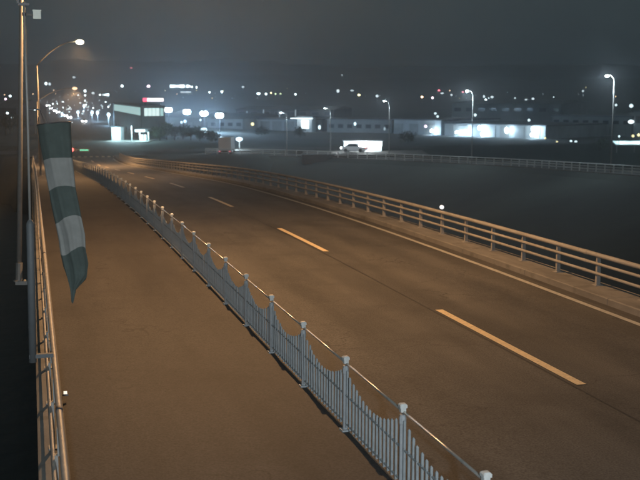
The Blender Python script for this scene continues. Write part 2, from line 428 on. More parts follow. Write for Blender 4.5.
# lane markings
def mark(name, x, w_, y0, y1, m, dz=.008, lift=None):
    n = max(2, int((y1 - y0) / 1.5) + 1); vs, fs = [], []
    def crown(xx): return .035 * (xx - X_KERB) / (8.2 - X_KERB) if xx < 8.2 else .035 * (11.95 - xx) / (11.95 - 8.2)
    for i in range(n):
        y = y0 + (y1 - y0) * i / (n - 1)
        for sx in (-1, 1):
            xx = x + sx * w_ / 2
            vs.append((xx + axis_x(y), y, road_z(y) + crown(xx) + dz))
    for i in range(n - 1): fs.append((2 * i, 2 * i + 1, 2 * i + 3, 2 * i + 2))
    o = MB().add(vs, fs).build(name, m); tag(o, kind='structure'); return o
DL, DG, D0 = 6.04, 8.88, 14.37
y = D0 - DL - DG
while y < 150:
    mark('lane_dash', X_DASH, .17, y, y + DL, M['paint']); y += DL + DG
mark('edge_line', X_LINE, .15, -30, 160, M['old_paint'])
mark('tar_seam', X_DASH - .16, .035, -30, 150, M['seam'], .005)
mark('stop_line', 6.1, 3.4, 163.0, 163.5, M['paint'], .01)
for i in range(9): mark('crossing_stripe', 5.0 + i * .9, .45, 165.0, 167.6, M['paint'], .01)
for yy, n_ in ((46.0, 1), (92.0, 1)):                              # steel expansion joints across the deck
    mark('expansion_joint', 8.02, 7.7, yy, yy + .22, M['seam'], .006)
# cross street past the bridge
xc = MB(); n_ = 30
for i in range(n_ + 1):
    x = -60 + 130 * i / n_
    if i: xc.add([(xp, 176, Z_END + .036), (x, 176, Z_END + .036), (x, 187, Z_END + .036), (xp, 187, Z_END + .036)], [(0, 1, 2, 3)])
    xp = x
tag(xc.build('cross_street', M['asphalt']), kind='structure')

# ================================================================== THE PICKET FENCE
PF, Y0F, SWZ = 2.2275, 8.505, .118
fence = thing('picket_fence', 'long blue-grey picket fence with scalloped top between footpath and road', 'fence')
NP = 52
post_me = MB()
post_me.tube([(0, 0, 0), (0, 0, .90)], .036, 8).box((0, 0, .012), (.13, .13, .024))
post_me.tube([(0, 0, .78), (0, 0, .80), (0, 0, .86), (0, 0, .88)], [.036, .043, .043, .036], 8)
post_me = post_me.mesh('post', M['post'], False)
cap_me = MB().box((0, 0, .955), (.062, .062, .05)).box((0, 0, .998), (.085, .085, .034), taper=1.0).box((0, 0, 1.022), (.08, .08, .014), taper=.7).mesh('cap', M['cap'])
NPK = 16
def picket_h(t): return .585 + .275 * abs(2 * t - 1) ** 1.8
def picket(mb, h, ox=0, oy=0, oz=0):
    wq = .0140
    mb.box((ox, oy, oz + .06 + (h - .06) / 2), (2 * wq, 2 * wq, h - .06))
    mb.add([(ox - wq, oy - wq, oz + h), (ox + wq, oy - wq, oz + h), (ox + wq, oy + wq, oz + h), (ox - wq, oy + wq, oz + h), (ox, oy, oz + h + .022)], [(0, 1, 4), (1, 2, 4), (2, 3, 4), (3, 0, 4)])
picket_me = {}
for k in range(NPK):
    hh = round(picket_h((k + .5) / NPK), 4)
    if hh not in picket_me:
        m_ = MB(); picket(m_, hh); picket_me[hh] = m_.mesh('picket', M['picket'])
far_pick = MB()
for i in range(-2, NP):
    ya, yb = Y0F + i * PF, Y0F + (i + 1) * PF
    za, zb = road_z(ya) + SWZ, road_z(yb) + SWZ
    p = link('post', post_me, fence, (X_FENCE, ya, za)); p.rotation_euler = (random.gauss(0, .006), random.gauss(0, .008), random.uniform(-.1, .1))
    link('cap', cap_me, p)
    pan = MB()
    for zr, rr in ((.11, .014), (.50, .014)):
        pan.tube([(0, .03, zr), (0, PF - .03, zr + zb - za)], rr, 6)
    pn = pan.build('panel', M['picket'], fence); pn.location = (X_FENCE, ya, za)
    tr = MB().tube([(0, .01, .93), (0, PF - .01, .93 + zb - za)], .0165, 8).build('top_rail', M['steel'], fence, True); tr.location = (X_FENCE + .01, ya, za)
    for k in range(NPK):
        t = (k + .5) / NPK; hh = round(picket_h(t), 4)
        if i < 16: link('picket', picket_me[hh], pn, (0, PF * t, (zb - za) * t)).rotation_euler = (random.gauss(0, .006), random.gauss(0, .008), 0)
        else: picket(far_pick, hh, X_FENCE, ya + PF * t, za + (zb - za) * t)
far_pick.build('far_pickets', M['picket'], fence)['kind'] = 'stuff'
ye = Y0F + NP * PF
p = link('post', post_me, fence, (X_FENCE, ye, road_z(ye) + SWZ)); link('cap', cap_me, p)

# ================================================================== RIGHT GUARD RAIL
gr = thing('guard_railing', 'cream three-rail steel guard railing on the concrete kerb beyond the road', 'railing', (0, 0, 0))
RS, RP = 21.4944, 1.9324
gp_me = MB().box((0, 0, .30), (.10, .075, .60), taper=.9).box((0, 0, .62), (.085, .06, .12)).box((0, 0, .008), (.2, .18, .016)).mesh('post', M['rail'])
n0 = int((RS + 8) / RP)
yr = RS - n0 * RP; k_ = 0
while yr < 160:
    link('post', gp_me, gr, (X_RAIL + .03, yr, road_z(yr) + .163)); yr += RP
stg = stations(-8, 161, 1.9324)
def rail_sec(x, z, rx, rz, n=10): return [(x + rx * math.cos(2 * math.pi * k / n), z + rz * math.sin(2 * math.pi * k / n)) for k in range(n)]
MB().strip(rail_sec(X_RAIL, .885, .062, .056, 12), stg).build('top_rail', M['rail'], gr, True)
MB().strip(rail_sec(X_RAIL - .03, .685, .036, .036), stg).build('rail', M['rail'], gr, True)
MB().strip(rail_sec(X_RAIL - .03, .455, .036, .036), stg).build('rail', M['rail'], gr, True)
for yq in np.arange(RS - n0 * RP + .5, 150, RP * 3):
    zq = road_z(yq)
    MB().strip(rail_sec(X_RAIL, .885, .067, .061, 12), stations(yq - .09, yq + .09, .1)).build('joint_sleeve', M['rail'], gr)
    for zz in (.685, .455): MB().strip(rail_sec(X_RAIL - .03, zz, .041, .041), stations(yq - .07, yq + .07, .1)).build('joint_sleeve', M['rail'], gr)
rf = thing('delineator', 'small white reflector standing on top of the cream guard railing', 'reflector', (X_RAIL, RS + 5 * RP, .941 + road_z(RS + 5 * RP)))
MB().box((0, 0, .025), (.05, .04, .05)).build('bracket', M['dark'], rf)
MB().tube([(0, -.045, .11), (0, .02, .11)], .065, 14).build('reflector', emit('reflector_glow', (.9, .95, 1.0), 1.0), rf)  # disc emits by itself, standing in for lamplight thrown back

# ================================================================== LEFT HANDRAIL
lr = thing('handrail', 'long steel tube handrail along the left edge of the footpath', 'handrail')
hp = MB().box((.135, 0, .30), (.035, .07, .60)).box((.165, 0, .74), (.035, .07, .30)).box((.14, 0, .008), (.14, .16, .016)).mesh('post', M['pole'])
stl = stations(4, 150, 2.0)
yy = 5.0
while yy < 150:
    link('post', hp, lr, (0, yy, road_z(yy) + .215)); yy += 2.0
MB().strip(rail_sec(.19, 1.10, .036, .034, 12), stl).build('top_rail', M['tube'], lr, True)
for xx, zz in ((.105, .74), (.105, .46)):
    MB().strip(rail_sec(xx, zz, .022, .022, 8), stl).build('rail', M['tube'], lr, True)
for yq in (11.65, 23.65): MB().tube([(.19, yq - .05, 1.10), (.19, yq + .05, 1.10)], .043, 12).build('joint_sleeve', M['dark'], lr, True)
p = G(67.5, 395, .215)
st_ = thing('road_stud', 'small white reflector stud on the kerb below the handrail', 'reflector', (p.x - .03, p.y, .215))
MB().box((0, 0, .012), (.09, .09, .024), taper=.8).build('base', M['dark'], st_)
MB().box((0, -.02, .04), (.05, .03, .045)).build('reflector', emit('stud_glow', (1, .9, .75), 1.0), st_)  # glow built into the stud in place of reflected lamplight

# ================================================================== LAMPS
def street_lamp(name, label, base, height, arm, color, power, glass, r=.085, group=None, head=.55, rise=.9, bracket=False, glow=None):
    """arm: (dx, dy) horizontal reach; lamp head at the arm's end"""
    t = thing(name, label, 'street lamp', base, 0, group)
    a = Vector((arm[0], arm[1], 0)); d = a.normalized(); zt = height - rise
    pts = [(0, 0, 0), (0, 0, height * .45), (0, 0, zt)]
    MB().tube(pts, [r, r * .8, r * .6], 10).build('pole', M['pole'], t, True)
    MB().tube([(0, 0, 0), (0, 0, .03)], r * 2.1, 10).tube([(0, 0, .03), (0, 0, .5)], r * 1.25, 10).build('base_plate', M['pole'], t)
    ap = [Vector((0, 0, zt))] + [a * s + Vector((0, 0, zt + rise * (1 - (1 - s) ** 2))) for s in (.12, .3, .55, .8, 1.0)]
    MB().tube(ap, [r * .6] + [r * .5] * 5, 8).build('arm', M['pole'], t, True)
    rz = math.atan2(d.y, d.x); e_ = a + Vector((0, 0, height))
    hd = MB(); L = head
    vs = [(-.1, -.07, .04), (-.1, .07, .04), (-.1, .07, .12), (-.1, -.07, .12), (L, -.16, -.03), (L, .16, -.03), (L * .8, .12, .14), (L * .8, -.12, .14)]
    hd.add(vs, [(0, 1, 2, 3), (7, 6, 5, 4), (3, 2, 6, 7), (0, 3, 7, 4), (2, 1, 5, 6), (1, 0, 4, 5)])
    h = hd.build('lamp_head', M['lampmetal'], t); h.location = e_; h.rotation_euler = (0, 0, rz)
    gl = MB().ball((L * .55, 0, -.045), glow or .15, 12, 8, .6).build('lamp_glass', glass, h, True)
    gl.visible_shadow = True
    bl = (street_light if color == SODIUM else point_light)(t, e_ + d * (L * .55) + Vector((0, 0, -.17 - .62 * (glow or .15))), color, power, .10)
    return t
# sodium lamps along the bridge
pA = U(20.5, 100, 27.0)
_b, _t = U(19.0, 262, 27.0), U(21.5, 8, 27.0); _k = (_t.x - _b.x) / (_t.z - _b.z)
pA = Vector((_b.x + _k * (-.3 - _b.z), pA.y, -.3))
lamp_a = street_lamp('street_lamp', 'tall orange-lit lamp pole outside the handrail, left of the striped windsock', (pA.x, pA.y, -.3), 11.0, (4.05, -.4), SODIUM, P_SODIUM * 1.22, M['e_sodium'], .072, 'sodium lamps of the bridge')
lamp_a.rotation_euler = (0, math.atan(_k), 0)                      # the pole leans a little
MB().box((pA.x + .22, pA.y, -.32), (.62, .30, .10)).build('bracket', M['pole'], lamp_a).location = (-pA.x, -pA.y, .3)
pH = U(80, 42, 82)
pB = U(38.2, 100, 82)
zb_ = road_z(pB.y) + .118
street_lamp('street_lamp', 'lit orange street lamp on a curved arm over the far footpath', (pB.x, pB.y, zb_), pH.z - zb_ + .05, (pH.x - pB.x - .3, .0), SODIUM, P_SODIUM * .8, M['e_sodium'], .085, 'sodium lamps of the bridge', rise=1.9, glow=.30)
street_lamp('street_lamp', 'street lamp over the bridge road behind the camera', (-.4, -6, -1.6), 13.0, (4.0, .0), SODIUM, P_SODIUM * .08, M['e_sodium'], .095, 'sodium lamps of the bridge')
pC = U(75, 88, 126); pD = U(37, 100, 126); zc_ = road_z(pD.y) + .118
street_lamp('street_lamp', 'small orange street lamp above the far end of the footpath, beyond the larger one', (pD.x, pD.y, zc_), pC.z - zc_, (pC.x - pD.x - .3, 0), SODIUM, P_SODIUM * 2.3, M['d_orange'], .07, 'sodium lamps of the bridge', rise=1.6, glow=.30)
# added unseen fill lamp behind the camera, brightening the faces turned this way
t = thing('fill_lamp', 'cool white fill lamp added unseen behind the camera', 'lamp', (-.4, -6, 5.2))
MB().tube([(0, .09, .25), (0, .5, .35)], .03, 8).build('arm', M['pole'], t)
MB().box((0, .62, .37), (.42, .30, .09)).build('lamp_head', M['lampmetal'], t)
MB().box((0, .66, .315), (.34, .20, .015)).build('lamp_glass', M['e_led'], t)
point_light(t, (0, .85, .30), (.84, .94, 1.0), 7000, .15)

# ================================================================== WINDSOCK POLE
ip = U(27.5, 100, 13.0)
t = thing('instrument_pole', 'slim grey instrument pole with a small box, just left of the handrail', 'pole', (ip.x, ip.y, -.5))
zt = U(27.5, 3, 13.0).z + .5
zmid = U(27.5, 215, 13.0).z + .5
def ploc(px_, py_): q_ = U(px_, py_, 13.0); return Vector((q_.x - ip.x, 0, q_.z + .5))
_s0, _s1 = ploc(30.0, 222), ploc(33.5, 400); _dn = (_s1 - _s0).normalized()
_low = _s0 + _dn * 1.85
MB().box((_low.x + .11, 0, _low.z + .08), (.30, .07, .05)).build('rail_bracket', M['sleeve'], t)
MB().tube([_low, _s0 + _dn * .05, _s0], [.050, .050, .028], 12).build('sleeve', M['sleeve'], t, True)
MB().tube([_s0 + _dn * .2, ploc(27.5, 110), (0, 0, zt)], .0165, 10).build('mast', M['pole'], t, True)
MB().box((0, 0, zt - .03), (.13, .05, .03)).box((-.07, 0, zt + .01), (.03, .03, .06)).build('cross_arm', M['dark'], t)
b = U(37, 15, 13.0) - Vector((ip.x, ip.y, -.5))
bx = MB().box((b.x, b.y, b.z), (.095, .07, .098)).box((b.x, b.y, b.z + .055), (.11, .085, .012)).build('sensor_box', M['plastic'], t)
MB().box((b.x, b.y - .0375, b.z), (.06, .004, .06)).build('box_cover', M['plastic'], bx)
MB().tube([(0, 0, b.z), (b.x - .045, b.y, b.z)], .009, 8).build('box_arm', M['pole'], t)
MB().tube([(0, 0, b.z - .02), (0, 0, b.z + .02)], .026, 10).build('clamp', M['dark'], t)
zs = U(30, 126, 13.0).z + .5
MB().tube([(0, 0, zs + .20), (.08, 0, zs + .21), (.16, 0, zs + .20)], .010, 8).build('windsock_arm', M['dark'], t)

wsk = thing('windsock', 'limp green and white striped windsock hanging beside the handrail', 'windsock', (ip.x, ip.y, zs - .5))
org = Vector((ip.x, ip.y, zs - .5))
prof = [(54, 124, 33.5), (55.5, 140, 32), (58, 159, 29), (60, 174, 28.5), (62, 188, 27), (65, 204, 27.5), (68, 219, 27), (71.5, 235, 27), (73, 251, 25.5), (76, 266, 25), (76.5, 278, 20), (73, 290, 6), (72.5, 302, 2.6)]
cs = []
for (qx, qy, qw) in prof: cs.append((U(qx, qy, 13.0) - org, qw * 13.0 / F / 2))
def ring(i, n=44):
    c, wd = cs[i]
    a = (cs[min(i + 1, len(cs) - 1)][0] - cs[max(i - 1, 0)][0]).normalized()
    u = (RIGHT - a * RIGHT.dot(a)).normalized(); v = a.cross(u).normalized()
    out = []
    for k in range(n):
        th = 2 * math.pi * k / n
        wr = 1 + .30 * math.sin(3 * th + i * .5) * (i / 12.0 + .3) + .30 * math.sin(7 * th + i * .33) * (.25 + i / 12.0) + .16 * math.sin(13 * th + i * .7 + 1.0) * (.2 + i / 10.0)
        out.append(c + u * (wd * math.cos(th)) + v * (wd * .42 * math.sin(th) * wr * (1.4 if i < 3 else 1.0)) + a * (.03 * math.sin(2 * th + i * .4) * (i / 6 if i < 11 else .6)))
    return out
def subdiv_rings(i0, i1, m=3):
    out = []
    for i in range(i0, i1):
        A, B = ring(i), ring(i + 1)
        for s in range(m): out.append([a.lerp(b_, s / m) for a, b_ in zip(A, B)])
    out.append(ring(i1)); return out
for (i0, i1, mm) in ((0, 2, 'cloth_green'), (2, 4, 'cloth_white'), (4, 6, 'cloth_green'), (6, 8, 'cloth_white'), (8, 12, 'cloth_green')):
    rr = subdiv_rings(i0, i1); n = len(rr[0]); vs = [p for r_ in rr for p in r_]
    fs = [(i * n + k, i * n + (k + 1) % n, (i + 1) * n + (k + 1) % n, (i + 1) * n + k) for i in range(len(rr) - 1) for k in range(n)]
    MB().add(vs, fs).build('stripe', M[mm], wsk, True)
MB().tube(ring(0) + ring(0)[:2], .008, 6).build('hoop', M['dark'], wsk, True)
c0 = cs[0][0]; rg = ring(0)
for k in (14, 22, 30): MB().tube([Vector((.15, 0, .20)), rg[k]], .004, 5).build('cord', M['dark'], wsk)

# ================================================================== THE SECOND ROAD (right)
r2 = [(760, 174.5, -2.6), (720, 171.5, -3.0), (640, 166.2, -3.6), (570, 162.4, -4.2), (520, 159.4, -4.7), (440, 155.8, -5.15), (360, 152.6, -5.4), (300, 150.6, -5.45), (240, 149.0, -5.3), (205, 148.6, -5.1)]
pts = []
for (qx, qy, zr) in r2:
    q = G(qx, qy, zr + 1.0); pts.append(Vector((q.x, q.y, zr)))
def resample(P, step):
    out = [P[0]]; acc = 0.0
    for a, b_ in zip(P[:-1], P[1:]):
        L = (b_ - a).length; s = step - acc
        while s <= L:
            out.append(a.lerp(b_, s / L)); s += step
        acc = L - (s - step)
    return out
def smooth(P, it=4):
    P = [p.copy() for p in P]
    for _ in range(it):
        P = [P[0]] + [(P[i - 1] + P[i] * 2 + P[i + 1]) / 4 for i in range(1, len(P) - 1)] + [P[-1]]
    return P
pts.insert(0, pts[0] + (pts[0] - pts[1]).normalized() * 70)
path2 = smooth(resample(pts, 2.0), 12)
def frames(P):
    out = []
    for i, p in enumerate(P):
        d = P[min(i + 1, len(P) - 1)] - P[max(i - 1, 0)]; d.z = 0; d.normalize()
        out.append((p, d, Vector((d.y, -d.x, 0))))                 # across: points away from the camera side
    return out
fr2 = frames(path2)
def sweep2(sec, smooth_=False):
    mb = MB(); n = len(sec); vs, fs = [], []
    for p, d, a in fr2:
        for s_, z in sec: vs.append(p + a * s_ + Vector((0, 0, z)))
    for i in range(len(fr2) - 1):
        for k in range(n):
            q, q2 = i * n + k, i * n + (k + 1) % n; fs.append((q, q2, q2 + n, q + n))
    fs.append(tuple(range(n))); o = (len(fr2) - 1) * n; fs.append(tuple(o + k for k in range(n)))
    return mb.add(vs, fs)
sgn = 1 if fr2[20][2].dot(RIGHT) > 0 else -1
fr2 = [(p, d, a * sgn) for p, d, a in fr2]
tag(sweep2([(.35, 0.01), (9.0, 0.01), (9.0, -.02), (.35, -.02)]).build('second_road', M['asphalt']), kind='structure')
tag(sweep2([(-.15, .10), (.34, .10), (.34, -.01), (-.15, -.01)]).build('second_kerb', M['concrete']), kind='structure')
tag(sweep2([(-.16, -.02), (9.3, -.05), (20.0, -8.5), (-34.0, -8.5), (-22.0, -6.6), (-1.2, -.6)]).build('embankment', M['land']), kind='structure')
g2 = thing('guard_railing', 'distant pale railing along the second road across the dark water', 'railing')
def rs2(s_, z, r_, n=6): return [(s_ + r_ * math.cos(2 * math.pi * k / n), z + r_ * math.sin(2 * math.pi * k / n)) for k in range(n)]
sweep2(rs2(.05, 1.0, .055)).build('top_rail', M['cap'], g2)
sweep2(rs2(.05, .72, .04)).build('rail', M['cap'], g2)
sweep2(rs2(.05, .42, .04)).build('rail', M['cap'], g2)
pm2 = MB().box((0, 0, .52), (.09, .09, .86)).mesh('post', M['cap'])
for (p, d, a) in fr2: link('post', pm2, g2, p + a * .05).rotation_euler = (0, 0, math.atan2(d.y, d.x))
def on_road2(px, across):
    best = None
    for p, d, a in fr2:
        q = p + a * across; v = q - EYE; dep = v.dot(FWD); sx = 320 + F * v.dot(RIGHT) / dep
        if best is None or abs(sx - px) < best[0]: best = (abs(sx - px), q, dep, d, a)
    return best[1:]
for px_, ptop, pw, lab in ((609, 76, 1.3, 'tall bright white street lamp at the right end of the second road'),
                           (471, 91, 1.3, 'bright white street lamp above the floodlit factory wall'),
                           (388, 101, .55, 'white street lamp just right of the bright white shop sign'),
                           (332.5, 108, .5, 'white street lamp left of the bright white shop sign'),
                           (286.5, 112.5, .4, 'small white street lamp left of the lit loading dock')):
    q, dep, d, a = on_road2(px_, .75)
    ht = EYE.z - (ptop - 95.2) * dep / F - q.z
    ar = -RIGHT * .9 + Vector((a.x, a.y, 0)) * .5
    street_lamp('street_lamp', lab, (q.x, q.y, q.z), ht, (ar.x, ar.y), LEDC, P_LED * pw, M['e_led'], .085, 'white lamps of the second road', head=.6, rise=.5, glow=.22 if pw > 1 else .10)

# ================================================================== BUILDINGS
PLAIN = -6.6
def building(name, label, x0, x1, ytop, d0, d1, thick, wall, zbase=PLAIN, windows=0, shutters=0, gable=0.0, wz=(.45, .72), group=None):
    a, b_ = U(x0, ytop, d0), U(x1, ytop, d1)
    ztop = (U(x0, ytop, d0).z + U(x1, ytop, d1).z) / 2
    dx = Vector((b_.x - a.x, b_.y - a.y, 0)); L = dx.length; rz = math.atan2(dx.y, dx.x)
    h = ztop - zbase
    t = thing(name, label, 'building', (a.x, a.y, zbase), rz, group)
    wl_ = MB().box((L / 2, thick / 2, h / 2 - .5), (L, thick, h + 1.0)).build('wall', wall, t)
    nb = max(2, int(L / 6))
    rib = MB().box((0, -.04, h / 2 - .1), (.16, .08, h - .2)).mesh('pilaster', wall)
    for i in range(nb + 1): link('pilaster', rib, t, (min(max(L * i / nb, .1), L - .1), 0, 0))
    rf_ = MB()
    if gable:
        z0, z1 = h + .01, h + gable
        rf_.add([(-.4, -.5, z0), (L + .4, -.5, z0), (L + .4, thick + .5, z0), (-.4, thick + .5, z0), (-.4, thick / 2, z1), (L + .4, thick / 2, z1)],
                [(0, 1, 5, 4), (3, 4, 5, 2), (0, 4, 3), (1, 2, 5), (0, 3, 2, 1)])
    else: rf_.box((L / 2, thick / 2, h + .16), (L + .7, thick + .7, .3))
    rf_.build('roof', M['roof'], t)
    for i in range(windows):
        wx = L * (i + .5) / windows; ww = L / windows * .55
        f_ = MB().box((wx, -.05, h * (wz[0] + wz[1]) / 2), (ww + .2, .10, h * (wz[1] - wz[0]) + .2)).build('window', M['wall_grey'], t)
        MB().box((wx, -.115, h * (wz[0] + wz[1]) / 2), (ww, .02, h * (wz[1] - wz[0]))).build('pane', M['glass'], f_)
    for i in range(shutters):
        wx = L * (i + .3) / shutters
        MB().box((wx, -.07, 1.5), (3.2, .12, 3.0)).build('shutter', M['shutter'], t)
    return t, L, h
def wall_light(label, px, py, d, power, glow=.35, color=COOL, em=None, group='floodlights on the factory wall', tall=1.0):
    p = U(px, py, d)
    t = thing('flood_light', label, 'floodlight', p, -YAW, group)
    MB().box((0, .45, .12), (.12, .9, .08)).build('bracket', M['lampmetal'], t)
    MB().box((0, .06, .06), (glow * 1.6, .2, glow * 1.2 * tall)).build('housing', M['lampmetal'], t)
    MB().ball((0, -.06, 0.06), glow, 10, 6, tall).build('lens', em or M['e_flood'], t, True)
    if power: point_light(t, (0, -.45, -.1), color, power, .3)
    return t

# store with the lit bands and the rooftop sign
c_ = U(141.5, 108, 230); l_ = U(114, 103.5, 310); r_ = U(165, 108, 232)
t = thing('store_building', 'store with pale cyan lit wall bands and a red and white rooftop sign', 'building', (c_.x, c_.y, PLAIN))
def rel(p, z): return (p.x - c_.x, p.y - c_.y, z)
hs = 1.95 - PLAIN
bk = Vector((r_.x - 14, r_.y, 0)).normalized() * 70
poly = [l_, c_, r_, r_ + bk, l_ + bk * .4]
vs = [rel(q, -1) for q in poly] + [rel(q, hs) for q in poly]
MB().add(vs, [tuple(range(4, -1, -1)), tuple(range(5, 10))] + [(i, (i + 1) % 5, (i + 1) % 5 + 5, i + 5) for i in range(5)]).build('wall', M['wall_dark'], t)
vs = [rel(q, hs + .01) for q in poly] + [rel(q, hs + .3) for q in poly]
MB().add(vs, [tuple(range(4, -1, -1)), tuple(range(5, 10))] + [(i, (i + 1) % 5, (i + 1) % 5 + 5, i + 5) for i in range(5)]).build('roof', M['roof'], t)
def band(a, b_, z0, z1, s0, s1, n, m, out):
    dv = Vector((b_.x - a.x, b_.y - a.y, 0)); L = dv.length; rz = math.atan2(dv.y, dv.x); nrm = Vector((dv.y, -dv.x, 0)).normalized() * out
    for i in range(n):
        s = s0 + (s1 - s0) * (i + .5) / n; w_ = L * (s1 - s0) / n - .12
        q = a + dv * s + nrm
        o = MB().box((0, 0, (z0 + z1) / 2 - PLAIN), (w_, .16, z1 - z0), 0).build('lit_panel', m, t)
        o.location = rel(q, 0); o.rotation_euler = (0, 0, rz)
band(l_, c_, .1, 1.85, .02, .97, 9, M['e_cyan'], .09)
band(c_, r_, .0, 1.70, .10, .76, 4, M['e_cyan_b'], .09)
band(c_, r_, .0, 1.70, .78, .93, 1, M['e_cyan'], .09)
sg = (c_ + r_) / 2; dv = (r_ - c_); dv.z = 0; rzz = math.atan2(dv.y, dv.x)
o = MB().box((0, 0, 3.55 - PLAIN), (4.9, .3, .95)).build('roof_sign', M['dark'], t); o.location = rel(sg, 0); o.rotation_euler = (0, 0, rzz)
MB().box((.45, -.17, 3.55 - PLAIN), (3.7, .04, .72)).build('sign_face', M['e_sign'], o)
MB().box((-1.9, -.17, 3.55 - PLAIN), (.9, .04, .82)).build('sign_emblem', M['e_signred'], o)
for sx in (-1.8, 1.8):
    o2 = MB().box((sx, .1, 2.7 - PLAIN), (.12, .12, .9)).build('sign_leg', M['dark'], t); o2.location = rel(sg, 0); o2.rotation_euler = (0, 0, rzz)
wr = MB()
for i in range(7):
    q = l_ + (c_ - l_) * ((i + .5) / 7)
    nrm = Vector((c_.y - l_.y, -(c_.x - l_.x), 0)).normalized()
    o = MB().box((0, 0, 2.2), (3.0, .12, 1.6)).build('window', M['glass'], t); o.location = rel(q + nrm * .07, 0); o.rotation_euler = (0, 0, math.atan2(c_.y - l_.y, c_.x - l_.x))

# shed behind the four floodlight masts
building('warehouse', 'grey shed with pale wall behind the four floodlight masts', 163, 200, 117.5, 316, 314, 40, M['wall_grey'], shutters=2, gable=2.0)
building('warehouse', 'low grey shed right of the floodlight masts', 201, 243, 119, 322, 318, 40, M['wall_grey'], windows=5, gable=1.5)
for i, (mx, my) in enumerate(((168.5, 110), (187, 112), (204, 113.5), (219.5, 115.5))):
    p = U(mx, my, 290 - i * 6)
    t = thing('floodlight_mast', ['blazing floodlight mast right beside the store, first of four', 'second floodlight mast from the store', 'third floodlight mast from the store', 'fourth floodlight mast, farthest from the store'][i], 'floodlight', (p.x, p.y, PLAIN - .3), -YAW, 'row of four floodlight masts')
    hh = p.z - PLAIN + .3
    MB().tube([(0, .4, 0), (0, .4, hh + .4)], [.10, .06], 8).build('mast', M['dark'], t)
    MB().box((0, .35, hh), (1.7, .12, .12)).build('cross_arm', M['dark'], t)
    for sx in (-.45, .45):
        h_ = MB().box((sx, .14, hh), (.7, .28, .8)).build('lamp_head', M['dark'], t)
        MB().ball((sx * .9, -.05, hh), .62, 12, 8).build('lens', M['e_flood'], h_, True)
    point_light(t, (0, -3.0, hh + .3), COOL, P_FLOOD * 20, .6)

# long factory right of it
building('factory_hall', 'tall dark factory hall behind the long pale wall', 236, 334, 109.5, 372, 366, 45, M['wall_dark'], windows=8, gable=1.0, wz=(.68, .86))
building('warehouse', 'long low pale warehouse behind the lit loading dock', 238, 322, 119.5, 332, 322, 26, M['wall_pale'], shutters=7, windows=0)
building('warehouse', 'low grey block between the loading dock and the bright factory wall', 327, 392, 120, 316, 308, 24, M['wall_grey'], windows=7, wz=(.35, .65))
building('warehouse', 'pale factory block with the leftmost floodlit wall', 394, 441.5, 120.3, 304, 292, 28, M['wall_pale'], shutters=3)
building('warehouse', 'long pale factory block with the brightest floodlit wall', 445.5, 546, 125.0, 290, 266, 28, M['wall_pale'], shutters=7)
building('factory_hall', 'big dim factory hall rising behind the floodlit walls', 452, 562, 103.5, 420, 402, 60, M['wall_grey'], windows=9, wz=(.60, .78), gable=1.2)
building('factory_hall', 'wide grey hall at the right behind the tall street lamp', 552, 632, 116.5, 300, 284, 50, M['wall_grey'], shutters=5, windows=8, wz=(.62, .8))
building('office_block', 'grey office block at the right edge with a bright window', 634, 668, 112, 262, 258, 30, M['wall_grey'], windows=4, wz=(.6, .85))
building('house', 'small dark house beyond the bridge on the left bank', -6, 16, 108, 330, 326, 14, M['wall_dark'], windows=3, gable=2.6)

# lit loading dock
t, L, h = building('loading_dock', 'brightly lit white loading dock with awning on the long warehouse', 297, 312, 117.2, 318, 316, 3.0, M['wall_pale'])
MB().box((L / 2 - .4, -1.2, h - .35), (L + 1.5, 2.4, .22)).build('awning', M['e_white'], t)
MB().box((L * .55, -.12, h * .5), (L * .5, .06, h * .55)).build('lit_doorway', M['e_white'], t)
point_light(t, (L * .5, -1.6, h - .8), (.9, .97, 1.0), P_FLOOD * .5, .4)

# wall floodlights
for lab, px_, py_, d_, pw, gl, tl in (
        ('bright wall floodlight low on the leftmost factory wall', 432, 131, 294.6, 1.8, .38, .9),
        ('wall floodlight left of the street lamp, brightest on the long wall', 457, 132.5, 287.0, 1.8, .38, .8),
        ('wall floodlight beside the street lamp on the long wall', 465.5, 131.5, 284.9, 1.8, .38, .9),
        ('upper wall floodlight right of the street lamp', 479.5, 128, 281.3, 1.5, .36, 1.2),
        ('lower wall floodlight right of the street lamp', 482.5, 134.5, 280.6, 1.5, .36, 1.2),
        ('narrow wall floodlight in the middle right of the long wall', 506.5, 130.5, 274.8, 1.1, .34, 1.7),
        ('wall floodlight at the right end of the long wall', 533, 129, 268.8, 1.3, .38, 1.1),
        ('lower lamp at the right end of the long wall', 532, 135, 269.0, .9, .32, 1.3)):
    wall_light(lab, px_, py_, d_ - 1.5, P_FLOOD * pw * 1.3, gl * 1.25, tall=tl)
for lab, px_, py_, d_, gl, tl, em in (
        ('small pinkish lamp on the leftmost floodlit wall', 425.5, 126.5, 294, .40, 1, 'd_pink'),
        ('small lamp with a lit patch on the low grey block', 355, 124, 308, .38, 1.4, 'd_white'),
        ('faint lamp on the right part of the low grey block', 384.5, 129, 303, .30, 1.8, 'd_dim'),
        ('bluish lamp right of the loading dock', 319.5, 127.5, 318, .42, 1.6, 'd_white'),
        ('yellowish lamp on the long low warehouse', 252.5, 124.3, 324, .5, 1, 'd_yellow'),
        ('short upright lamp, first on the wide grey hall', 547.8, 126.3, 296, .35, 1.6, 'd_white'),
        ('short upright lamp, second on the wide grey hall', 565, 128, 292, .38, 2.0, 'd_white'),
        ('tall yellowish upright lamp on the wide grey hall', 581, 131, 288, .38, 3.2, 'd_yellow')):
    wall_light(lab, px_, py_, d_ - 1.2, 60 if em != 'd_dim' else 0, gl, em=M[em], group='small lamps on the factory walls', tall=tl)
o = wall_light('bright white window lamp on the office block', 631, 122, 262, 90, .8, em=M['e_white'], group='small lamps on the factory walls', tall=.6)

